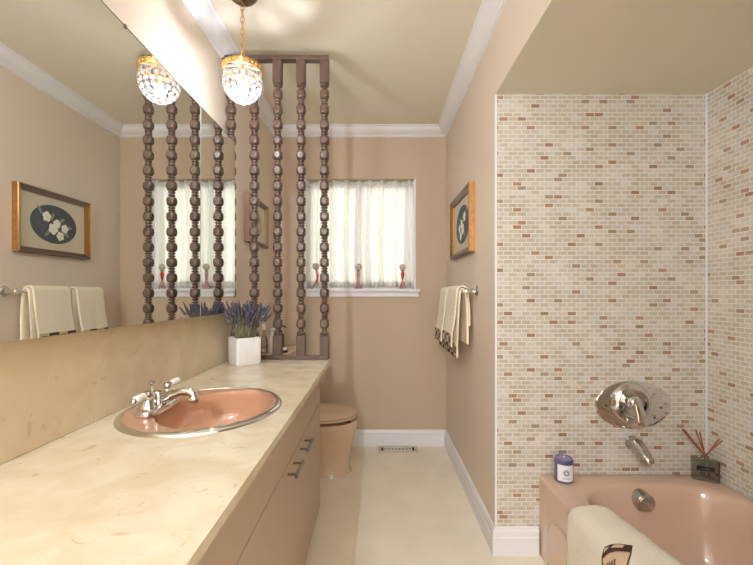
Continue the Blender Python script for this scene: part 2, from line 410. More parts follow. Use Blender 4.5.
# ------------------------------------------------------------------ curtain
def fold(x):
    return .020*math.sin(x*64+1.3*math.sin(x*9))+.012*math.sin(x*131+1.3+1.1*math.sin(x*14))+.008*math.sin(x*23+2)
cur = thing('curtain', 'gathered sheer white curtain covering the window above the sill', 'curtain', (-.125, YB+.05, WZ0+.012))
cx0, cx1 = WX0+.014+.125, WX1-.016+.125
def cloth_panel(z0, z1, nz, amp, yoff=0):
    nx = 420; R = []
    for j in range(nz+1):
        z = z0+(z1-z0)*j/nz; row = []
        for i in range(nx+1):
            x = cx0+(cx1-cx0)*i/nx
            row.append((x, yoff+amp(z)*fold(x+.008*math.sin(z*5)), z))
        R.append(row)
    return MB().rings(R, False, False, closed=False)
cloth_panel(0, .79, 26, lambda z: 1.25-.55*(z/.79)).build('curtain_panel', M['curtain'], cur, angle=180, solid=.0012)
cloth_panel(.79, .822, 4, lambda z: .7+(.4 if z > .81 else 0)).build('gathered_heading', M['hem'], cur, angle=180, solid=.004)
cloth_panel(.0, .045, 3, lambda z: 1.25-.55*(z/.79), -.003).build('hem', M['hem'], cur, angle=180, solid=.001)
MB().tube([(cx0-.012, .006, .795), (cx1+.012, .006, .795)], .005).build('rod', M['white'], cur)

# ------------------------------------------------------------------ vanity: cabinet, worktop, backsplash, sink, tap
ZT = .826; CX = -.236; FX = -.292; Y0, Y1 = .12, 2.07
cab = thing('vanity_cabinet', 'long beige bathroom vanity cabinet under the cream marble countertop', 'cabinet', (XL+.003, Y0, 0))
b = MB(); D = FX-XL-.003
b.box(0, D-.045, 0, Y1-Y0-.02, 0, .06); b.box(0, D-.019, 0, .018, .06, ZT-.021); b.box(0, D-.019, Y1-Y0-.02, Y1-Y0-.002, .06, ZT-.021)
b.box(0, D-.019, .018, Y1-Y0-.02, .06, .078); b.box(0, .012, .018, Y1-Y0-.02, .078, ZT-.021); b.box(D-.038, D-.019, .018, Y1-Y0-.02, .078, ZT-.021)
b.build('body', M['cab'], cab, smooth=False)
MB().box(D-.019, D, 0, Y1-Y0-.002, .600, ZT-.021, .002).build('top_panel', M['cab'], cab, smooth=False)
def pull(yc, parent):
    h = MB(); z = .566; x = D
    for s in (-.044, .044): h.tube([(x-.001, yc+s, z), (x+.03, yc+s, z)], .0042, 10)
    h.tube([(x+.031, yc-.06, z), (x+.031, yc+.06, z)], .006, 12)
    h.build('handle', M['nickel'], parent)
for a, c, hc in ((.002, .66, None), (.663, 1.340, 1.24), (1.343, Y1-Y0-.002, 1.455)):
    d = MB().box(D-.019, D, a, c, .06, .597, .002).build('door', M['cab'], cab, smooth=False)
    if hc: pull(hc, d)
# worktop with an oval cut-out
SX, SY, SA, SB = -.500, 1.167, .217, .240
bm = MB(); vo = [bm.bm.verts.new((x, y, ZT)) for x, y in ((XL+.001, Y0), (CX, Y0), (CX, Y1), (XL+.001, Y1))]
vi = [bm.bm.verts.new((SX+(SA-.02)*math.cos(2*PI*k/72), SY+(SB-.02)*math.sin(2*PI*k/72), ZT)) for k in range(72)]
ed = [bm.bm.edges.new((vo[i], vo[(i+1) % 4])) for i in range(4)]+[bm.bm.edges.new((vi[i], vi[(i+1) % 72])) for i in range(72)]
bmesh.ops.triangle_fill(bm.bm, use_beauty=True, edges=ed)
ex = bmesh.ops.extrude_face_region(bm.bm, geom=list(bm.bm.faces))
for v in [g for g in ex['geom'] if isinstance(g, bmesh.types.BMVert)]: v.co.z -= .02
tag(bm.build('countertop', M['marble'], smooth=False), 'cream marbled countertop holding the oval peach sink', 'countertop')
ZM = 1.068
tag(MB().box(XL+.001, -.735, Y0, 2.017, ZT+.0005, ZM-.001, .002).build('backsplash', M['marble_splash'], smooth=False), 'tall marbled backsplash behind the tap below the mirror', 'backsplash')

sink = thing('sink', 'oval peach drop-in sink with a chrome rim in the countertop', 'sink', (SX, SY, ZT))
def ell(cx, cy, a, b_, z, n=72, pw=2.0):
    out = []
    for k in range(n):
        t = 2*PI*k/n; c, s = math.cos(t), math.sin(t)
        out.append((cx+a*math.copysign(abs(c)**(2/pw), c), cy+b_*math.copysign(abs(s)**(2/pw), s), z))
    return out
R = [ell(0, 0, SA-.004, SB-.004, .0045), ell(0, 0, SA-.016, SB-.016, .007), ell(0, 0, SA-.03, SB-.03, .0075), ell(.040, 0, .156, .190, .004)]
for t in (.0, .08, .2, .35, .5, .65, .8, .9, .97):
    q = math.sqrt(max(0, 1-t**4.2)); R.append(ell(.040-.006*t, 0, .148*q+.006, .182*q+.006, -.004-.142*t))
R.append(ell(.035, 0, .02, .02, -.146))
MB().rings(R, False, True).build('basin', M['peach'], sink, angle=60)
rr = [ell(0, 0, SA-.0175, SB-.0175, .0068), ell(0, 0, SA-.017, SB-.017, .0085), ell(0, 0, SA-.009, SB-.009, .0095), ell(0, 0, SA-.001, SB-.001, .005), ell(0, 0, SA, SB, .0006), ell(0, 0, SA-.006, SB-.006, .0004)]
MB().rings(rr, False, False).build('chrome_rim', M['chrome'], sink, angle=60)
MB().lathe([(.024, .001), (.024, .004), (.015, .005), (.006, .003)], 24, (.035, 0, -.147)).build('drain', M['chrome'], sink)

ft = thing('faucet', 'chrome centerset faucet with two white lever handles on the sink deck', 'faucet', (-.622, SY-.028, ZT+.0075))
R = [ell(0, 0, .031, .084, 0, 40, 3.2), ell(0, 0, .032, .085, .005, 40, 3.2), ell(0, 0, .030, .083, .013, 40, 3), ell(0, 0, .024, .076, .018, 40, 2.8)]
MB().rings(R).build('base_plate', M['chrome'], ft)
sp = MB()
sp.lathe([(.022, .016), (.02, .024), (.017, .034), (.018, .04), (.014, .05), (.006, .053)], 20)
sp.tube(bez((.005, 0, .034), (.035, 0, .032), (.048, 0, .046), (.072, 0, .049), 10)+bez((.072, 0, .049), (.090, 0, .051), (.101, 0, .044), (.102, 0, .034), 8)[1:], [.0135]*6+[.0115]*7+[.0125]*4+[.012, .012], 14)
sp.lathe([(.0135, 0), (.0145, .003), (.0145, .013), (.0125, .016)], 18, (.102, 0, .020))
sp.build('spout', M['chrome'], ft)
for s in (-1, 1):
    h = MB(); o = (0, s*.051, 0)
    h.lathe([(.024, .016), (.022, .026), (.019, .034), (.0165, .038), (.0165, .040), (.012, .042), (.010, .046), (.013, .049), (.014, .056), (.011, .062), (.004, .065)], 20, o)
    d = Vector((.012, s*1.0, -.06 if s < 0 else .02)).normalized()
    p = Vector(o)+Vector((0, 0, .056))
    h.tube([p, p+d*.02], [.008, .007], 12)
    hh = h.build('handle', M['chrome'], ft)
    m4 = Matrix.Translation(p) @ aim(d)
    MB().lathe([(.006, .018), (.0085, .02), (.0095, .03), (.0105, .045), (.0105, .058), (.008, .064)], 16, M4=m4).build('lever', M['porcelain'], hh)
    MB().lathe([(.008, .0635), (.0085, .067), (.006, .071), (.002, .073)], 14, M4=m4).build('end_cap', M['chrome'], hh)
MB().lathe([(.006, .048), (.004, .052), (.004, .066), (.007, .069), (.0095, .073), (.0095, .077), (.006, .079)], 14, (-.017, 0, 0)).build('lift_rod', M['chrome'], ft)
MB().lathe([(.009, .016), (.006, .03), (.005, .05)], 14, (-.017, 0, 0)).build('rod_collar', M['chrome'], ft)

# ------------------------------------------------------------------ mirrors
ZMT = 1.923; XM = -.714
def mirror(y0, y1, label):
    r = thing('mirror', label, 'mirror', (XL, y0, ZM)); W = y1-y0; H = ZMT-ZM; d = XM-XL
    MB().box(0.001, d-.0065, 0, W, 0, H).build('backing', M['wall'], r, smooth=False)
    MB().box(d-.006, d, .0005, W-.0005, .0005, H-.003).build('glass', M['mirror'], r, smooth=False)
    MB().box(d-.0062, d+.0005, .0, W, H-.0028, H).build('top_edge', M['mirror_edge'], r, smooth=False)
    return r
m1 = mirror(.2, 1.6215, 'large wall mirror above the backsplash, left of the narrow mirror panel')
m2 = mirror(1.6255, 2.017, 'narrow mirror panel beside the wooden spindle divider')
MB().box(XM-XL-.006, XM-XL+.001, -.0032, -.0004, 0, ZMT-ZM-.003).build('bevelled_edge', M['glass_edge'], m2, smooth=False)
MB().box(XM-XL-.002, XM-XL+.003, .932, .942, ZMT-ZM-.007, ZMT-ZM+.003, .001).build('clip', M['pewter'], m1)

# ------------------------------------------------------------------ spindle divider
dv = thing('room_divider', 'dark brown turned spindle divider standing on the end of the countertop', 'divider', (0, 2.04, ZT))
MB().box(XL+.001, -.242, -.021, .021, .0005, .020, .003).build('bottom_rail', M['wood'], dv, smooth=False)
MB().box(XL+.001, -.242, -.0225, .0225, 1.519, 1.540, .003).build('top_beam', M['wood'], dv, smooth=False)
hw = .0222
prof = [(.04, .0205), (.04, .112)]
prof += [(.0335, .116), (.027, .122), (.018, .124), (.018, .126), (.0215, .128), (.0225, .132), (.0205, .136), (.0125, .139), (.0115, .152)]
zb = [1.007-ZT+k*.0778 for k in range(16)]
for i, z in enumerate(zb):
    for k in range(-8, 9):
        u = k/8; prof.append((.0125+.0137*math.sqrt(max(0, 1-u*u)), z+u*.0240))
    if i < 15:
        c = z+.0389
        prof += [(.0112, c-.0148), (.0112, c-.0122), (.0160, c-.0112), (.0172, c-.0075), (.0160, c-.0038), (.0115, c-.0026), (.0115, c+.0026), (.0160, c+.0038), (.0172, c+.0075), (.0160, c+.0112), (.0112, c+.0122), (.0112, c+.0148)]
prof += [(.0115, 1.374), (.0125, 1.385), (.0205, 1.388), (.0225, 1.391), (.0215, 1.394), (.016, 1.397), (.018, 1.399), (.027, 1.403), (.034, 1.409), (.04, 1.413), (.04, 1.5188)]
proto = MB().lathe(prof, 48, clip=hw).build('baluster', M['wood'], dv, angle=28)
for k, x in enumerate((-.741, -.622, -.503, -.384, -.265)):
    o = proto if k == 0 else proto.copy()
    if k: COL.objects.link(o); o.parent = dv
    o.location = (x, 0, 0)

# ------------------------------------------------------------------ potted lavender
pl = thing('potted_lavender', 'dried lavender in a square white pot on the countertop by the backsplash', 'potted plant', (-.628, 1.905, ZT+.0005), math.radians(40))
p = MB(); a = .059; H = .128
def rrect(hx, hy, r, z, n=6, cx=0, cy=0):
    out = []
    for qx, qy, a0 in ((1, 1, 0), (-1, 1, 90), (-1, -1, 180), (1, -1, 270)):
        for k in range(n+1):
            t = math.radians(a0+90*k/n); out.append((cx+qx*(hx-r)+r*math.cos(t), cy+qy*(hy-r)+r*math.sin(t), z))
    return out
p.rings([rrect(a-.006, a-.006, .01, 0), rrect(a, a, .012, .008), rrect(a+.001, a+.001, .012, H-.004), rrect(a-.002, a-.002, .011, H), rrect(a-.006, a-.006, .01, H-.003), rrect(a-.008, a-.008, .01, H-.02)])
p.build('pot', M['pot'], pl)
MB().rings([rrect(a-.0085, a-.0085, .01, H-.025), rrect(a-.0085, a-.0085, .01, H-.016)]).build('soil', M['soil'], pl)
nst = 96
inv = RZ(-math.radians(40))
for k in range(nst):
    r0 = .045*math.sqrt(random.random()); th = 2*PI*k*.618
    bx, by = r0*math.cos(th), r0*math.sin(th)
    ln = random.uniform(.07, .15); lean = random.uniform(.2, 1.25)
    tip = Vector((bx*(1+1.9*lean)+random.uniform(-.02, .02), by*(1+1.3*lean)+random.uniform(-.02, .02), H+ln))
    wx = (RZ(math.radians(40)) @ tip).x
    if wx < -.066: tip = tip+(inv @ Vector((-.066-wx, 0, 0)))
    wy = (RZ(math.radians(40)) @ tip).y
    if wy > .078: tip = tip+(inv @ Vector((0, .078-wy, 0)))
    base = Vector((bx, by, H-.02)); mid = (base+tip)/2+Vector((0, 0, .012))
    pts = bez(base, base.lerp(mid, .6), mid.lerp(tip, .3)+Vector((0, 0, .01)), tip, 6)
    st = MB().tube(pts, .0011, 5).build('stem', M['stem'], pl)
    d = (pts[-1]-pts[-2]).normalized(); fl = MB(); L = random.uniform(.03, .05); m4 = aim(d)
    nb = 7
    for i in range(nb):
        q = tip+d*(L*(i/(nb-1)-.55)); rad = .0052*(1-.5*i/(nb-1))
        for j in range(3):
            aa = 2*PI*(j/3+i*.17); off = m4 @ Vector((math.cos(aa)*rad*.75, math.sin(aa)*rad*.75, 0))
            fl.sphere(rad*.8, q+off, m4 @ Matrix.Diagonal((1, 1, 1.5, 1)), 6, 4)
    fl.build('flower_spike', M['lav'], st)

# ------------------------------------------------------------------ chandelier
CHX, CHY = -.545, 1.627
ch = thing('chandelier', 'small lit crystal pendant hanging by a brass chain above the countertop', 'light', (CHX, CHY, 1.93))
MB().lathe([(.0, .49), (.046, .49), (.05, .465), (.058, .452), (.0585, .442), (.052, .434), (.04, .424), (.022, .416), (.008, .412), (.006, .40)], 32).build('canopy', M['antique'], ch)
nl = 9; z0, z1 = .190, .404
for k in range(nl):
    c = z0+(z1-z0)*(k+.5)/nl
    m4 = RX(PI/2)
    if k % 2: m4 = RZ(PI/2) @ m4
    MB().torus(.0095, .002, (0, 0, c), m4, 20, 7, .8, 1.6).build('chain_link', M['brass'], ch)
MB().tube([(.004, .004, .165), (.0045, .0, .25), (-.003, .002, .31), (.003, -.002, .37), (0, 0, .42)], .0014, 6).build('cord', M['brass'], ch)
KR, KZ = .855, .80
cr = MB(); cr.lathe([(.0735, .131), (.0765, .131), (.078, .136), (.0775, .146), (.079, .15), (.075, .151), (.072, .149)], 48, cap=False)
for k in range(26):
    t = 2*PI*k/26; m4 = Matrix.Translation((.0775*math.cos(t), .0775*math.sin(t), .144)) @ RZ(t) @ Matrix.Diagonal((.5, .9, 1.4, 1))
    cr.sphere(.0076, M4=m4, u=8, v=6)
for k in range(4):
    t = PI*k/4+.2; cr.tube([(.074*math.cos(t), .074*math.sin(t), .149), (0, 0, .162), (-.074*math.cos(t), -.074*math.sin(t), .149)], .0055, 8)
cr.build('crown_band', M['brass'], ch)
tf = MB(); tf.lathe([(.004, .155), (.013, .16), (.016, .167), (.008, .175), (.006, .186), (.003, .194)], 16)
for k in range(9):
    t = 2*PI*k/9; dd = Vector((math.cos(t), math.sin(t), 0))
    tf.tube([Vector((0, 0, .162))+dd*.012, Vector((0, 0, .172))+dd*.026, Vector((0, 0, .186))+dd*.034], [.0045, .0045, .001], 6)
tf.build('leaf_finial', M['brass'], ch)
rows = [(.086, .146, 18), (.0905, .117, 18), (.088, .089, 18), (.079, .063, 16), (.064, .041, 13), (.046, .024, 9), (.024, .013, 5)]
base_c = None
for i, (r, z, n) in enumerate(rows):
    for k in range(n):
        t = 2*PI*(k+.5*(i % 2))/n
        nz = (-.1, 0, .12, .45, .8, 1.3, 3)[i]; rr_ = r*KR; zz_ = z*KZ
        d = Vector((math.cos(t), math.sin(t), -nz)).normalized()
        if base_c is None:
            base_c = MB().lathe([(.0, -.0035), (.007, -.003), (.0122, 0), (.007, .003), (.0, .0035)], 12, cap=False).build('crystal', M['crystal'], ch, angle=10); o = base_c
        else:
            o = base_c.copy(); COL.objects.link(o); o.parent = ch
        o.matrix_local = Matrix.Translation((rr_*math.cos(t), rr_*math.sin(t), zz_)) @ aim(d)
for r, z in ((.083, .132), (.088, .103), (.084, .076)):
    MB().torus(r*KR, .0011, (0, 0, z*KZ), n=48, m=5).build('wire_ring', M['brass'], ch)
bulb = MB().lathe([(.0, .036), (.010, .038), (.016, .046), (.0175, .056), (.013, .068), (.009, .078), (0, .079)], 24, cap=False).build('bulb', M['bulb'], ch)
MB().lathe([(.0, .0795), (.010, .080), (.011, .12), (.004, .124), (.004, .158), (0, .159)], 16, cap=False).build('lamp_socket', M['brass'], ch)
# unseen twin added behind the camera, where spindle shadows point, to light the room
c2 = dup(ch, (-.44, -1.0, 1.93), None, 'added lit crystal pendant hanging behind the camera to brighten the room')
for q in c2.children:
    if q.name.startswith('bulb'):
        q.data = q.data.copy(); q.data.materials[0] = M['bulb_fill']

# unseen ceiling dome added behind the camera as fill light
cl = thing('ceiling_fill', 'added round fill lamp with a lit white dome on the ceiling behind the camera', 'light', (-.1, -1.35, ZC))
MB().lathe([(0, 0), (.19, 0), (.19, -.025), (.175, -.03), (0, -.03)], 40, cap=False).build('mount', M['brushed'], cl)
MB().lathe([(.172, -.0305), (.168, -.05), (.145, -.075), (.1, -.095), (.05, -.105), (0.0, -.107)], 40, cap=False).build('dome', M['dome'], cl)

wl = thing('wall_fill', 'added white globe fill lamp on the rear wall behind the camera', 'light', (-.1, YR, 1.76))  # invented globe on the unseen rear wall, extra fill for the room
bp2 = MB(); bp2.lathe([(.05, .001), (.05, .012), (.03, .02), (.012, .024), (.012, .07)], 24, M4=RX(-PI/2)); bp2.lathe([(.02, -.075), (.035, -.068), (.035, -.06), (.02, -.058)], 24, (0, .09, 0)); bp2.tube([(0, .068, 0), (0, .085, -.05), (0, .09, -.062)], .01, 10)
bp2.build('bracket', M['brushed'], wl)
MB().sphere(.062, (0, .09, .004), u=32, v=20).build('globe', M['globe'], wl)

# ------------------------------------------------------------------ toilet and what stands on its tank
TY = 2.62
to = thing('toilet', 'tan porcelain toilet with closed lid between the vanity and the window wall', 'toilet', (XL, TY, 0))
R = [ell(.405, 0, .215, .108, .0, 56, 2.4), ell(.405, 0, .214, .107, .012, 56, 2.4), ell(.405, 0, .205, .098, .03, 56, 2.4), ell(.41, 0, .203, .097, .10, 56, 2.3), ell(.42, 0, .208, .11, .17, 56, 2.2), ell(.43, 0, .214, .135, .23, 56, 2.1),
     ell(.437, 0, .219, .162, .29, 56, 2.1), ell(.44, 0, .222, .175, (.318), 56, 2.1), ell(.44, 0, .224, .178, .332, 56, 2.1), ell(.44, 0, .221, .175, .344, 56, 2.1)]
bo = MB(); bo.rings(R); bo.box(.02, .30, -.11, .11, .2, .343, .02)
bo.build('bowl', M['toilet'], to, angle=50)
R = [ell(.432, 0, .226, .18, .363, 56, 2.15), ell(.432, 0, .229, .183, .368, 56, 2.15), ell(.432, 0, .227, .181, .378, 56, 2.15)]
MB().rings(R).build('seat', M['toilet'], to, angle=50)
R = [ell(.428, 0, .228, .181, .381, 56, 2.2), ell(.428, 0, .233, .186, .387, 56, 2.2), ell(.428, 0, .23, .183, .395, 56, 2.2), ell(.428, 0, .20, .155, .401, 56, 2.2), ell(.428, 0, .1, .08, .403, 56, 2.2)]
MB().rings(R).build('lid', M['toilet'], to, angle=50)
hb = MB(); hb.box(.205, .235, -.09, -.05, .352, .392, .006); hb.box(.205, .235, .05, .09, .352, .392, .006); hb.build('hinge', M['toilet'], to)
hb = MB(); hb.box(.30, .62, -.10, .10, .343, .3635, .002); hb.build('seat_gap_shade', M['black'], to)  # black block painting the shaded gap between bowl and seat
MB().lathe([(.014, .0), (.0145, .012), (.011, .02), (.004, .024)], 16, (.50, -.108, 0)).build('bolt_cap', M['porcelain'], to)
tk = MB(); tk.box(.012, .225, -.24, .24, .352, .765, .02, 3); tk.build('tank', M['toilet'], to)
MB().box(.006, .245, -.25, .25, .766, .80, .01, 3).build('tank_lid', M['toilet'], to)
fl = MB(); fl.lathe([(.014, 0), (.014, .012), (.008, .016)], 14, M4=Matrix.Translation((.225, -.17, .70)) @ RY(PI/2)); fl.tube([(.238, -.17, .70), (.244, -.13, .695), (.243, -.09, .69)], [.006, .005, .006], 10)
fl.build('flush_lever', M['chrome'], to)

ZL = .8005
bt = thing('pump_bottle', 'slim white pump bottle on the toilet tank seen beside the lavender', 'bottle', (-.632, 2.42, ZL))
MB().lathe([(.0, 0), (.018, 0), (.020, .003), (.020, .095), (.017, .103), (.010, .107), (.010, .112), (0, .112)], 24, cap=False).build('body', M['bottle'], bt)
pm = MB(); pm.lathe([(.0115, .1125), (.0115, .124), (.006, .126), (.005, .14), (.011, .142), (.011, .15), (0.004, .152)], 16); pm.tube([(.0, 0, .146), (.03, -.006, .146), (.034, -.007, .140)], .0042, 8)
pm.build('pump', M['bottle'], bt)
g1 = thing('glass_bottle', 'clear glass bottle with a white stopper on the toilet tank behind the lavender pot', 'bottle', (-.682, 2.425, ZL))
MB().lathe([(.0, 0), (.018, 0), (.02, .004), (.02, .08), (.012, .1), (.008, .11), (.008, .14), (0, .14)], 24, cap=False).build('body', M['clear'], g1)
MB().lathe([(.0095, .1405), (.011, .15), (.008, .17), (.003, .176)], 16).build('stopper', M['bottle'], g1)
g2 = thing('dispenser', 'clear soap dispenser with a black pump on the toilet tank behind a spindle', 'bottle', (-.60, 2.485, ZL))
MB().lathe([(.0, 0), (.024, 0), (.027, .004), (.027, .10), (.02, .112), (.012, .118), (0, .118)], 24, cap=False).build('body', M['clear'], g2)
pm = MB(); pm.lathe([(.014, .1185), (.014, .13), (.006, .132), (.005, .15), (.012, .152), (.012, .162), (.004, .165)], 16); pm.tube([(0, 0, .157), (.032, -.01, .157), (.036, -.011, .148)], .0045, 8); pm.build('pump', M['black'], g2)
sd = thing('soap_dish', 'small dish holding a white soap bar on the front of the toilet tank', 'dish', (-.565, 2.44, ZL))
MB().lathe([(.0, 0), (.02, 0), (.024, .006), (.026, .012), (.0235, .012), (.02, .007), (0, .006)], 28, cap=False).build('dish', M['black'], sd)
tag(MB().box(-.582, -.548, 2.429, 2.451, ZL+.0125, ZL+.03, .006, 3).build('soap_bar', M['bottle']), 'white soap bar lying in the small dish on the toilet tank', 'soap')

# ------------------------------------------------------------------ bath
TX0, TX1, TY0, TY1, TZ = .720, XT, YN, YA, .358
tb = thing('bathtub', 'peach enamel alcove bathtub in front of the mosaic tiled wall', 'bathtub', ((TX0+TX1)/2, (TY0+TY1)/2, 0))
hx, hy = (TX1-TX0)/2-.0015, (TY1-TY0)/2-.0015
n = 10
ox = .022; oy = -.01                       # opening is set off towards the tiled side
R = [rrect(hx-.004, hy, .004, 0, n), rrect(hx-.004, hy, .006, TZ-.05, n), rrect(hx-.002, hy, .01, TZ-.03, n), rrect(hx, hy, .014, TZ-.014, n), rrect(hx-.003, hy-.002, .016, TZ-.004, n), rrect(hx-.012, hy-.008, .02, TZ, n)]
ow, oh = hx-.082, hy-.095
R += [rrect(ow+.020, oh+.016, .185, TZ-.001, n, ox, oy), rrect(ow+.008, oh+.006, .18, TZ-.006, n, ox, oy), rrect(ow, oh, .175, TZ-.018, n, ox, oy), rrect(ow-.008, oh-.01, .17, TZ-.045, n, ox, oy),
      rrect(ow-.025, oh-.035, .16, TZ-.15, n, ox, oy), rrect(ow-.045, oh-.065, .15, TZ-.25, n, ox, oy), rrect(ow-.07, oh-.10, .13, TZ-.295, n, ox, oy), rrect(ow-.12, oh-.16, .1, TZ-.312, n, ox, oy), rrect(ow-.2, oh-.3, .05, TZ-.316, n, ox, oy)]
MB().rings(R, True, True).build('basin', M['tub'], tb, angle=60)
def arch(z0, z1, hy_, r, x, n=8):
    pts = [(x, -hy_, z0), (x, hy_, z0)]
    for k in range(n+1):
        t = PI/2*k/n; pts.append((x, hy_-r+r*math.cos(t), z1-r+r*math.sin(t)))
    for k in range(n+1):
        t = PI/2+PI/2*k/n; pts.append((x, -hy_+r+r*math.cos(t), z1-r+r*math.sin(t)))
    return pts
MB().rings([arch(.02, .235, .70, .12, -hx+.0045), arch(.02, .235, .70, .12, -hx+.001), arch(.026, .229, .694, .115, -hx-.0025), arch(.03, .215, .685, .108, -hx-.0025)]).build('apron_panel', M['tub'], tb)
ov = MB(); m4 = Matrix.Translation((1.102-(TX0+TX1)/2, 1.668-(TY0+TY1)/2, .302)) @ RX(PI/2+.12)
def dring(r, z, c=-.026): return [m4 @ Vector((x, max(y, c), z)) for x, y in [(r*math.cos(2*PI*k/36), r*math.sin(2*PI*k/36)) for k in range(36)]]
ov.rings([dring(.039, -.022), dring(.040, .020), dring(.039, .032), dring(.033, .040), dring(.012, .043)])
ov.build('overflow_plate', M['brushed'], tb)

vx, vz = 1.143, .665
va = thing('shower_valve', 'oval chrome shower valve plate with a single lever on the tiled wall', 'shower valve', (vx, YA, vz))
def oval(a, b_, y, n=56): return [(a*math.cos(2*PI*k/n), y, b_*math.sin(2*PI*k/n)) for k in range(n)]
MB().rings([oval(.170, .108, -.0005), oval(.170, .108, -.004), oval(.165, .103, -.009), oval(.12, .095, -.012)]).build('escutcheon', M['chrome'], va)
T = lambda x, y, z: Matrix.Translation((x, y, z)) @ RX(PI/2)
MB().lathe([(.089, .0125), (.088, .022), (.078, .034), (.066, .040), (.060, .038), (.056, .026), (.03, .022), (0, .022)], 48, M4=T(-.020, 0, .012), cap=False).build('dome', M['chrome'], va)
MB().lathe([(.032, .0225), (.030, .05), (.026, .066), (.018, .074), (0, .076)], 32, M4=T(-.027, 0, .022), cap=False).build('hub', M['chrome'], va)
lv = MB(); R = []
for t, wd, th in ((0, .019, .012), (.2, .021, .013), (.5, .02, .011), (.8, .021, .008), (1, .022, .006), (1.05, .014, .003)):
    c = Vector((-.024, -.068, .024)).lerp(Vector((-.008, -.084, -.066)), t)
    R.append([c+Vector((wd*math.cos(2*PI*k/16), th*math.sin(2*PI*k/16), 0)) for k in range(16)])
lv.rings(R).build('lever', M['chrome'], va)
for x, z in ((-.125, 0), (.118, -.01), (.09, -.055)): MB().lathe([(.005, .009), (.005, .0125), (.002, .014)], 12, M4=T(x, 0, z)).build('screw', M['pewter'], va)

su = thing('tub_spout', 'chrome tub spout on the tiled wall below the oval valve', 'spout', (1.138, YA, .497))
s = MB(); s.lathe([(.030, .0005), (.032, .004), (.030, .012), (.026, .016)], 28, M4=RX(PI/2))
s.tube(bez((0, -.01, 0), (0, -.05, .006), (-.004, -.07, -.008), (-.006, -.098, -.020), 8)+bez((-.006, -.098, -.020), (-.007, -.112, -.025), (-.008, -.120, -.031), (-.008, -.124, -.044), 5)[1:], [.029, .03, .03, .029, .028, .0265, .0255, .0245, .024, .024, .0235, .0225, .0215, .019], 18)
s.build('spout_body', M['brushed'], su)

cd = thing('candle', 'purple candle with a white round-emblem label on the bathtub rim corner', 'candle', (.806, 1.722, TZ+.0008))
MB().lathe([(0, 0), (.036, 0), (.038, .003), (.038, .086), (.0375, .092), (.035, .096), (.034, .09), (0, .089)], 40, cap=False).build('candle_body', M['purple'], cd)
MB().lathe([(0, .0895), (.0335, .0905), (.0335, .0935), (.012, .0945), (0, .0945)], 40, cap=False).build('wax_top', M['lilac'], cd)
MB().tube([(0, 0, .094), (.001, 0, .1), (.002, -.001, .105)], .0018, 6).build('wick', M['label'], cd)
def arcband(r0, r1, a0, a1, z0, z1, n=18):
    R = []
    for k in range(n+1):
        t = a0+(a1-a0)*k/n; c, s_ = math.cos(t), math.sin(t)
        R.append([(r0*c, r0*s_, z0), (r1*c, r1*s_, z0), (r1*c, r1*s_, z1), (r0*c, r0*s_, z1)])
    return MB().rings(R)
ac = math.atan2(-1.722, -.806)+.28
lb = arcband(.0381, .0386, ac-.95, ac+.95, .008, .076).build('label', M['label'], cd)
em = MB()
for rr_ in (.014, .0115):
    rows_ = []
    for k in range(37):
        t = 2*PI*k/36; row = []
        for r_ in (rr_, rr_-.0018 if rr_ > .012 else 0.004):
            aa = ac+r_*math.cos(t)/.0387; row.append((.0389*math.cos(aa), .0389*math.sin(aa), .044+r_*math.sin(t)))
        rows_.append(row)
    em.rings(rows_, False, False, closed=False)
em.build('emblem', M['grey_ink'], lb)
arcband(.0386, .0389, ac-.42, ac+.42, .0195, .0225).build('text_line', M['grey_ink'], lb)

rd = thing('reed_diffuser', 'smoked glass reed diffuser with a black label in the tiled tub corner', 'diffuser', (1.414, 1.722, TZ+.0008), math.radians(-33))
MB().box(-.048, .048, -.021, .021, 0, .088, .004, 3).build('bottle', M['smoke'], rd)
nk = MB(); nk.lathe([(.012, .0885), (.012, .098), (.014, .1), (.014, .104), (.008, .104)], 20); nk.build('neck', M['smoke'], rd)
MB().box(-.030, .030, -.0218, -.0212, .046, .064).build('label', M['black'], rd, smooth=False)
MB().box(-.012, .012, -.0222, -.0218, .054, .0555).build('text_line', M['grey_ink'], rd, smooth=False)
for tx, ty, tz in ((-.078, .0, .205), (-.070, .014, .20), (-.030, .012, .205), (-.018, -.004, .205), (.052, .016, .185), (.058, .004, .18)):
    b0 = Vector((.001*random.uniform(-3, 3), 0, .101)); tp = Vector((tx, ty, tz))
    MB().tube([b0, tp], .0028, 7).build('reed', M['reed'], rd)

# ------------------------------------------------------------------ cloth draped along a path
def drape(path, y0, y1, thick, nv=40, wave=.002, seed=0, rnd=.0):
    """surface grid over an (x, z) path swept in y; returns the evaluator and the grid"""
    P = [Vector((x, z)) for x, z in path]
    cum = [0]
    for a_, b_ in zip(P, P[1:]): cum.append(cum[-1]+(b_-a_).length)
    LT = cum[-1]; rs = random.Random(seed); ph = [rs.uniform(0, 6) for _ in range(4)]
    def at(u, y, off=0.0):
        u = min(max(u, 0), LT); i = 0
        while i < len(P)-2 and cum[i+1] < u: i += 1
        t = (u-cum[i])/max(1e-9, cum[i+1]-cum[i]); c = P[i].lerp(P[i+1], t)
        d0 = (P[i+1]-P[i]).normalized(); i0 = max(0, i-1); i1 = min(len(P)-2, i+1)
        d = ((P[i0+1]-P[i0]).normalized()*(1-t)+(P[i1+1]-P[i1]).normalized()*t+d0).normalized()
        nrm = Vector((-d.y, d.x))
        hang = min(1, abs(u-LT/2)/(LT/2))
        wv = wave*hang*(math.sin(y*42+ph[0])+.6*math.sin(y*83+ph[1])+.4*math.sin(u*30+ph[2]))
        c = c+nrm*(off+wv)
        return Vector((c.x, y, c.y))
    return at, LT
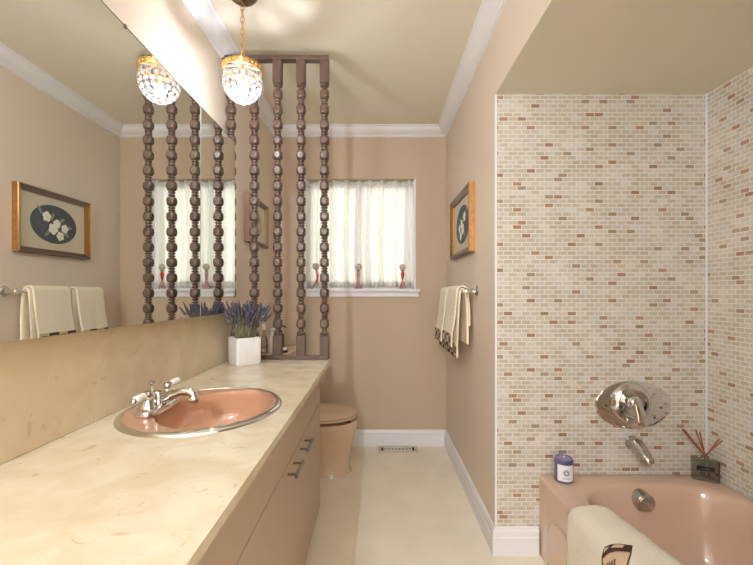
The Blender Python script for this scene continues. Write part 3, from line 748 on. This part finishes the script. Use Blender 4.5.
def cloth_obj(name, m, at, LT, y0, y1, thick, parent, nu=60, nv=40, rnd=0.0, u0=0.0, u1=None):
    u1 = LT if u1 is None else u1; R = []
    for i in range(nu+1):
        u = u0+(u1-u0)*i/nu; e = 0
        R.append([at(u, y0+(y1-y0)*j/nv) for j in range(nv+1)])
    # closed shell: outer and inner sheets joined round the edge
    mb = MB(); outer = [[mb.bm.verts.new(at(u0+(u1-u0)*i/nu, y0+(y1-y0)*j/nv, thick/2*ed_(i, nu, j, nv))) for j in range(nv+1)] for i in range(nu+1)]
    inner = [[mb.bm.verts.new(at(u0+(u1-u0)*i/nu, y0+(y1-y0)*j/nv, -thick/2*ed_(i, nu, j, nv))) for j in range(nv+1)] for i in range(nu+1)]
    for g in (outer, inner):
        for i in range(nu):
            for j in range(nv): mb.bm.faces.new((g[i][j], g[i+1][j], g[i+1][j+1], g[i][j+1]))
    for i in range(nu):
        mb.bm.faces.new((outer[i][0], outer[i+1][0], inner[i+1][0], inner[i][0])); mb.bm.faces.new((outer[i][nv], outer[i+1][nv], inner[i+1][nv], inner[i][nv]))
    for j in range(nv):
        mb.bm.faces.new((outer[0][j], outer[0][j+1], inner[0][j+1], inner[0][j])); mb.bm.faces.new((outer[nu][j], outer[nu][j+1], inner[nu][j+1], inner[nu][j]))
    return mb.build(name, m, parent, angle=75)
def ed_(i, nu, j, nv):
    return .6 if i in (0, nu) or j in (0, nv) else 1.0
def band(name, m, at, u0, u1, y0, y1, off, parent, nu=10, nv=30):
    mb = MB(); bmv = mb.bm; uvl = bmv.loops.layers.uv.new('UVMap')
    g = [[bmv.verts.new(at(u0+(u1-u0)*i/nu, y0+(y1-y0)*j/nv, off)) for j in range(nv+1)] for i in range(nu+1)]
    for i in range(nu):
        for j in range(nv):
            f = bmv.faces.new((g[i][j], g[i+1][j], g[i+1][j+1], g[i][j+1]))
            for lp, (ii, jj) in zip(f.loops, ((i, j), (i+1, j), (i+1, j+1), (i, j+1))):
                lp[uvl].uv = ((y1-y0)*jj/nv+.66, (u1-u0)*ii/nu*.98+.6605)
    return mb.build(name, m, parent, angle=75, solid=.0012)

# towel bar on the right wall
BX, BZ = .468, 1.172
tr = thing('towel_bar', 'chrome towel bar with round flanges on the right wall', 'towel bar', (XR, 2.10, BZ))
MB().tube([(BX-XR, -.012, 0), (BX-XR, .662, 0)], .008, 16).build('bar', M['chrome'], tr)
for y in (0, .65):
    pst = MB(); m4 = Matrix.Translation((0, y, 0)) @ RY(-PI/2)
    pst.lathe([(.029, .0005), (.030, .004), (.026, .010), (.014, .015), (.011, .03), (.011, .05), (.015, .054), (.0155, .068), (.011, .074)], 24, M4=m4)
    pst.build('post', M['chrome'], tr)
def over_bar(r, zf, zb_, lean=.0, bulge=.012):
    pts = [(BX-r-bulge-lean*.5, zf), (BX-r-bulge-lean*.4, zf+.08), (BX-r-bulge*.8, BZ-.14), (BX-r-bulge*.3, BZ-.05)]
    for k in range(9):
        t = PI-PI*k/8; pts.append((BX+r*math.cos(t), BZ+r*math.sin(t)))
    pts += [(BX+r+.006, BZ-.06), (BX+r+.012, BZ-.14), (BX+r+.012, zb_)]
    return pts
def hung(label, y0, y1, r, zf, zb_, m, bandh, lean, seed, grp, bulge=.012, inset=0.0):
    rt = thing('towel', label, 'towel', (0, 0, 0), 0, grp)
    at, LT = drape(over_bar(r, zf, zb_, lean, bulge), y0, y1, .006, wave=.0016, seed=seed)
    cloth_obj('towel_cloth', m, at, LT, y0, y1, .010, rt)
    if bandh:
        band('woven_border', M['band'], at, .004, .004+bandh, y0+.001, y1-.001, .0060, rt)
        band('dark_hem', M['brown'], at, .0005, .005, y0+.0005, y1-.0005, .0062, rt, 1)
    band('back_hem', M['brown'], at, LT-.006, LT-.001, y0, y1, .0060, rt, 1)
    return rt
G = 'towels hung on the bar'
hung('long cream towel under the folded one, nearest end of the towel bar', 2.160, 2.445, .0150, .812, .885, M['towel'], .066, .010, 1, G)
hung('shorter cream towel folded over the nearest long towel on the bar', 2.175, 2.438, .0285, .868, .985, M['towel'], .066, .030, 2, G, .016)
hung('long cream towel on the far end of the bar by the window wall', 2.462, 2.735, .0150, .815, .90, M['towel'], .066, .010, 3, G)
hung('shorter cream towel folded over the far long towel on the bar', 2.490, 2.730, .0285, .86, 1.0, M['towel'], .066, .034, 4, G, .018)

# towel over the bath rim
bt_ = thing('bath_towel', 'thick cream bath towel with a brown woven tag over the tub rim', 'towel', (0, 0, 0))
path = [(.708, .05), (.707, .15), (.706, .25), (.706, .31), (.708, .342), (.716, .362), (.730, .372), (.75, .377), (.79, .378), (.83, .378), (.862, .376), (.882, .369), (.896, .352), (.903, .325), (.908, .28), (.915, .21), (.92, .17)]
at0, LT = drape(path, .7, 1.47, .022, wave=.0022, seed=9)
def at(u, y, off=0.0):
    v = at0(u, y, off); k = min(1, max(0, (v.x-.76)/.1))
    v.x -= k*max(0, y-1.15)*.13; return v
cloth_obj('towel_cloth', M['mat_towel'], at, LT, .62, 1.47, .022, bt_, 80, 60)
# woven tag lying across the fold of the towel: corners in (along the path, y)
uc = .33
A, B_, C_, D_ = Vector((uc-.012, 1.244)), Vector((uc+.058, 1.224)), Vector((uc-.165, 1.205)), Vector((uc-.07, 1.06))
def tagpatch(name, m, s0, s1, t0, t1, off):
    mb = MB(); n1, n2 = 14, 24; g = []
    for i in range(n1+1):
        row = []
        for j in range(n2+1):
            s_ = s0+(s1-s0)*i/n1; t_ = t0+(t1-t0)*j/n2
            q = A.lerp(B_, s_).lerp(C_.lerp(D_, s_), t_)
            row.append(at(q.x, q.y, .011+off))
        g.append(row)
    mb.rings(g, False, False, closed=False)
    return mb.build(name, m, bt_, angle=80, solid=.001)
tg = tagpatch('woven_tag', M['brown'], 0, 1, 0, 1, .0015)
pt = tagpatch('tag_panel', M['beige'], .12, .97, .22, .98, .0026)
for s0, s1, t0, t1 in ((.36, .70, .035, .12), (.10, .22, .06, .13)):
    tagpatch('tag_square', M['beige'], s0, s1, t0, t1, .0026)
for s0 in (.38, .47, .56, .65):
    tagpatch('tag_stroke', M['brown'], s0, s0+.045, .36, .62, .0036)

# ------------------------------------------------------------------ pictures
def picture(label, side, xw, yc, zc, W, H, mat_in, oval_m, flowers, fw=.032, gm=None):
    gm = gm or M['gold']
    # built facing -X (right wall); side=+1 right wall, -1 left wall (turned round)
    r = thing('framed_picture', label, 'picture', (xw, yc, zc), 0 if side > 0 else PI)
    fd = .032
    w2, h2 = W/2, H/2
    def bar(name, horizontal, s):
        # bevelled moulding: profile (across from outer edge, out of wall)
        pr = [(0, .001), (0, fd), (.004, fd+.003), (.010, fd+.003), (.018, fd-.004), (fw-.003, fd-.010), (fw, fd-.012), (fw, .001)]
        if horizontal:
            return MB().prism(pr, lambda p, t: Vector((-p[1], t, s*(h2-p[0]))), lambda p: -(w2-p[0]), lambda p: w2-p[0])
        return MB().prism(pr, lambda p, t: Vector((-p[1], s*(w2-p[0]), t)), lambda p: -(h2-p[0]), lambda p: h2-p[0])
    for s_ in (-1, 1):
        bar('', False, s_).build('frame_side', gm, r, angle=25)
        bar('', True, s_).build('frame_rail', M['pewter'], r, angle=25)
    MB().box(-.009, -.001, -w2+.01, w2-.01, -h2+.01, h2-.01).build('mount_board', mat_in, r, smooth=False)
    oa, ob = W*.315, H*.305
    MB().rings([[(-.0092-x, oa*math.cos(2*PI*k/48), ob*math.sin(2*PI*k/48)) for k in range(48)] for x in (0, .0008)]).build('oval_ground', oval_m, r, smooth=False)
    if flowers:
        fb = MB(); lb_ = MB()
        for fy, fz, sz in ((-.34, .34, .27), (-.07, -.24, .30), (.09, .06, .24), (.44, -.12, .24), (.24, -.56, .25)):
            for k in range(5):
                t = 2*PI*k/5+fy*3; q = (-.0106, oa*fy+ob*sz*.55*math.cos(t), ob*fz+ob*sz*.55*math.sin(t))
                fb.sphere(ob*sz*.52, q, Matrix.Diagonal((.04, 1, .9, 1)), 10, 6)
        for fy, fz, an in ((-.62, .62, 2.3), (-.1, .4, 1.2), (.3, .28, .5), (.5, -.42, -.5), (-.3, -.5, 3.9), (.62, -.05, .2)):
            lb_.sphere(ob*.2, (-.0102, oa*fy, ob*fz), RX(an) @ Matrix.Diagonal((.02, 1.2, .45, 1)), 10, 6)
        lb_.build('pressed_leaves', M['leaf'], r); fb.build('pressed_flowers', M['petal'], r)
    return r
picture('gold framed oval picture of white flowers on the right wall above the towels', 1, XR-.0005, 2.422, 1.576, .552, .376, M['mat'], M['slate'], True)
picture('small gold framed oval picture on the left wall behind the spindles', -1, XL+.0005, 2.575, 1.615, .42, .29, M['mat'], M['beige'], False, .026, M['pale_gold'])

# ------------------------------------------------------------------ ornaments on the sill
OZ = WZ0+.0006; OY = YB-.016
def orn(label, x, kind):
    r = thing('ornament', label, 'ornament', (x, OY, OZ), 0, 'ornaments on the window sill')
    if kind == 'curved':
        MB().sphere(.027, (0, 0, .170), u=20, v=12).build('ball', M['lattice'], r)
        MB().tube(bez((.0, 0, .148), (.022, 0, .10), (.014, 0, .04), (-.038, 0, .004), 14), [.006, .007, .0085, .0095, .010, .010, .0095, .009, .0085, .008, .007, .006, .005, .004, .003], 12).build('curved_stem', M['rose'], r)
        MB().tube(bez((.011, -.0065, .118), (.018, -.0085, .09), (.014, -.0085, .06), (.004, -.007, .035), 8), [.001, .004, .005, .005, .005, .005, .004, .003, .001], 8).build('red_streak', M['red'], r)
        MB().lathe([(.02, 0), (.02, .003), (.004, .005)], 16, (-.034, 0, 0)).build('foot', M['rose'], r)
    elif kind == 'slim':
        MB().sphere(.0265, (.002, 0, .166), u=20, v=12).build('ball', M['lattice'], r)
        MB().lathe([(.009, .132), (.012, .134), (.012, .139), (.008, .142)], 16).build('collar', M['pewter'], r)
        MB().lathe([(.03, .001), (.028, .008), (.02, .016), (.014, .04), (.009, .062), (.009, .078), (.013, .098), (.014, .115), (.009, .131)], 20).build('body', M['rose'], r)
    else:
        MB().sphere(.0255, (0, 0, .165), u=20, v=12).build('ball', M['lattice'], r)
        MB().lathe([(.009, .132), (.0125, .134), (.0125, .139), (.008, .142)], 16).build('collar', M['pewter'], r)
        MB().lathe([(.004, .062), (.008, .075), (.013, .1), (.014, .115), (.010, .126), (.007, .131)], 20).build('drop', M['red'], r)
        lg = MB()
        for s_ in (-1, 0, 1): lg.tube([(0, 0, .064), (s_*.010, -.002, .035), (s_*.022, -.003, .001)], [.005, .009, .006], 10)
        lg.build('flared_base', M['rose'], r)
orn('ornament with a curved rose stem under a patterned ball, left end of the sill', -.46, 'curved')
orn('slim rose ornament with a patterned ball top, middle of the window sill', -.138, 'slim')
orn('bright red drop ornament with flared feet, right end of the window sill', .198, 'drop')

# ------------------------------------------------------------------ floor vent
vt = thing('floor_vent', 'cream floor register with a dark scrolled grille by the back baseboard', 'vent', (.158, 2.972, 0))
f = MB()
for a in ((-.148, .148, .04, .058), (-.148, .148, -.058, -.04), (-.148, -.122, -.04, .04), (.122, .148, -.04, .04)): f.box(a[0], a[1], a[2], a[3], .0005, .006, .0015)
f.build('frame', M['vent'], vt)
MB().box(-.122, .122, -.04, .04, .0004, .0015).build('duct_shade', M['dark'], vt, smooth=False)  # dark sheet standing in for the shade down the duct
g = MB()
for k in range(4):
    x = -.0795+.053*k
    g.torus(.021, .0042, (x, 0, .0042), n=24, m=6, sx=1.15, sy=1.35)
    for s_ in (-1, 1): g.tube([(x-.026, s_*.036, .004), (x, s_*.004, .004), (x+.026, s_*.036, .004)], .0034, 6)
for y in (-.037, .037): g.box(-.12, .12, y-.003, y+.003, .002, .006)
g.build('grille', M['grille'], vt)

# ------------------------------------------------------------------ camera, world, colour management
cam = bpy.data.cameras.new('camera'); cam.sensor_width = 36; cam.sensor_fit = 'HORIZONTAL'
cam.lens = 400*36/753; cam.shift_x = 0; cam.shift_y = 10.5/753; cam.clip_start = .02
co = bpy.data.objects.new('camera', cam); COL.objects.link(co); co.location = (0, 0, 1.163); co.rotation_euler = (PI/2, 0, 0)
sc.camera = co
wd = bpy.data.worlds.new('daylight'); sc.world = wd; wd.use_nodes = True
bg = wd.node_tree.nodes['Background']; bg.inputs[0].default_value = (1, .985, .95, 1); bg.inputs[1].default_value = 4.3
sc.view_settings.view_transform = 'Standard'; sc.view_settings.look = 'None'; sc.view_settings.gamma = 1; sc.view_settings.use_curve_mapping = False
sc.view_settings.exposure = 0.31
try:
    sc.cycles.use_denoising = True; sc.cycles.max_bounces = 10; sc.cycles.diffuse_bounces = 6; sc.cycles.glossy_bounces = 5
    sc.cycles.transmission_bounces = 6; sc.cycles.transparent_max_bounces = 10; sc.cycles.sample_clamp_indirect = 4
    sc.cycles.caustics_reflective = True; sc.cycles.blur_glossy = .3; sc.cycles.caustics_refractive = False
except Exception: pass
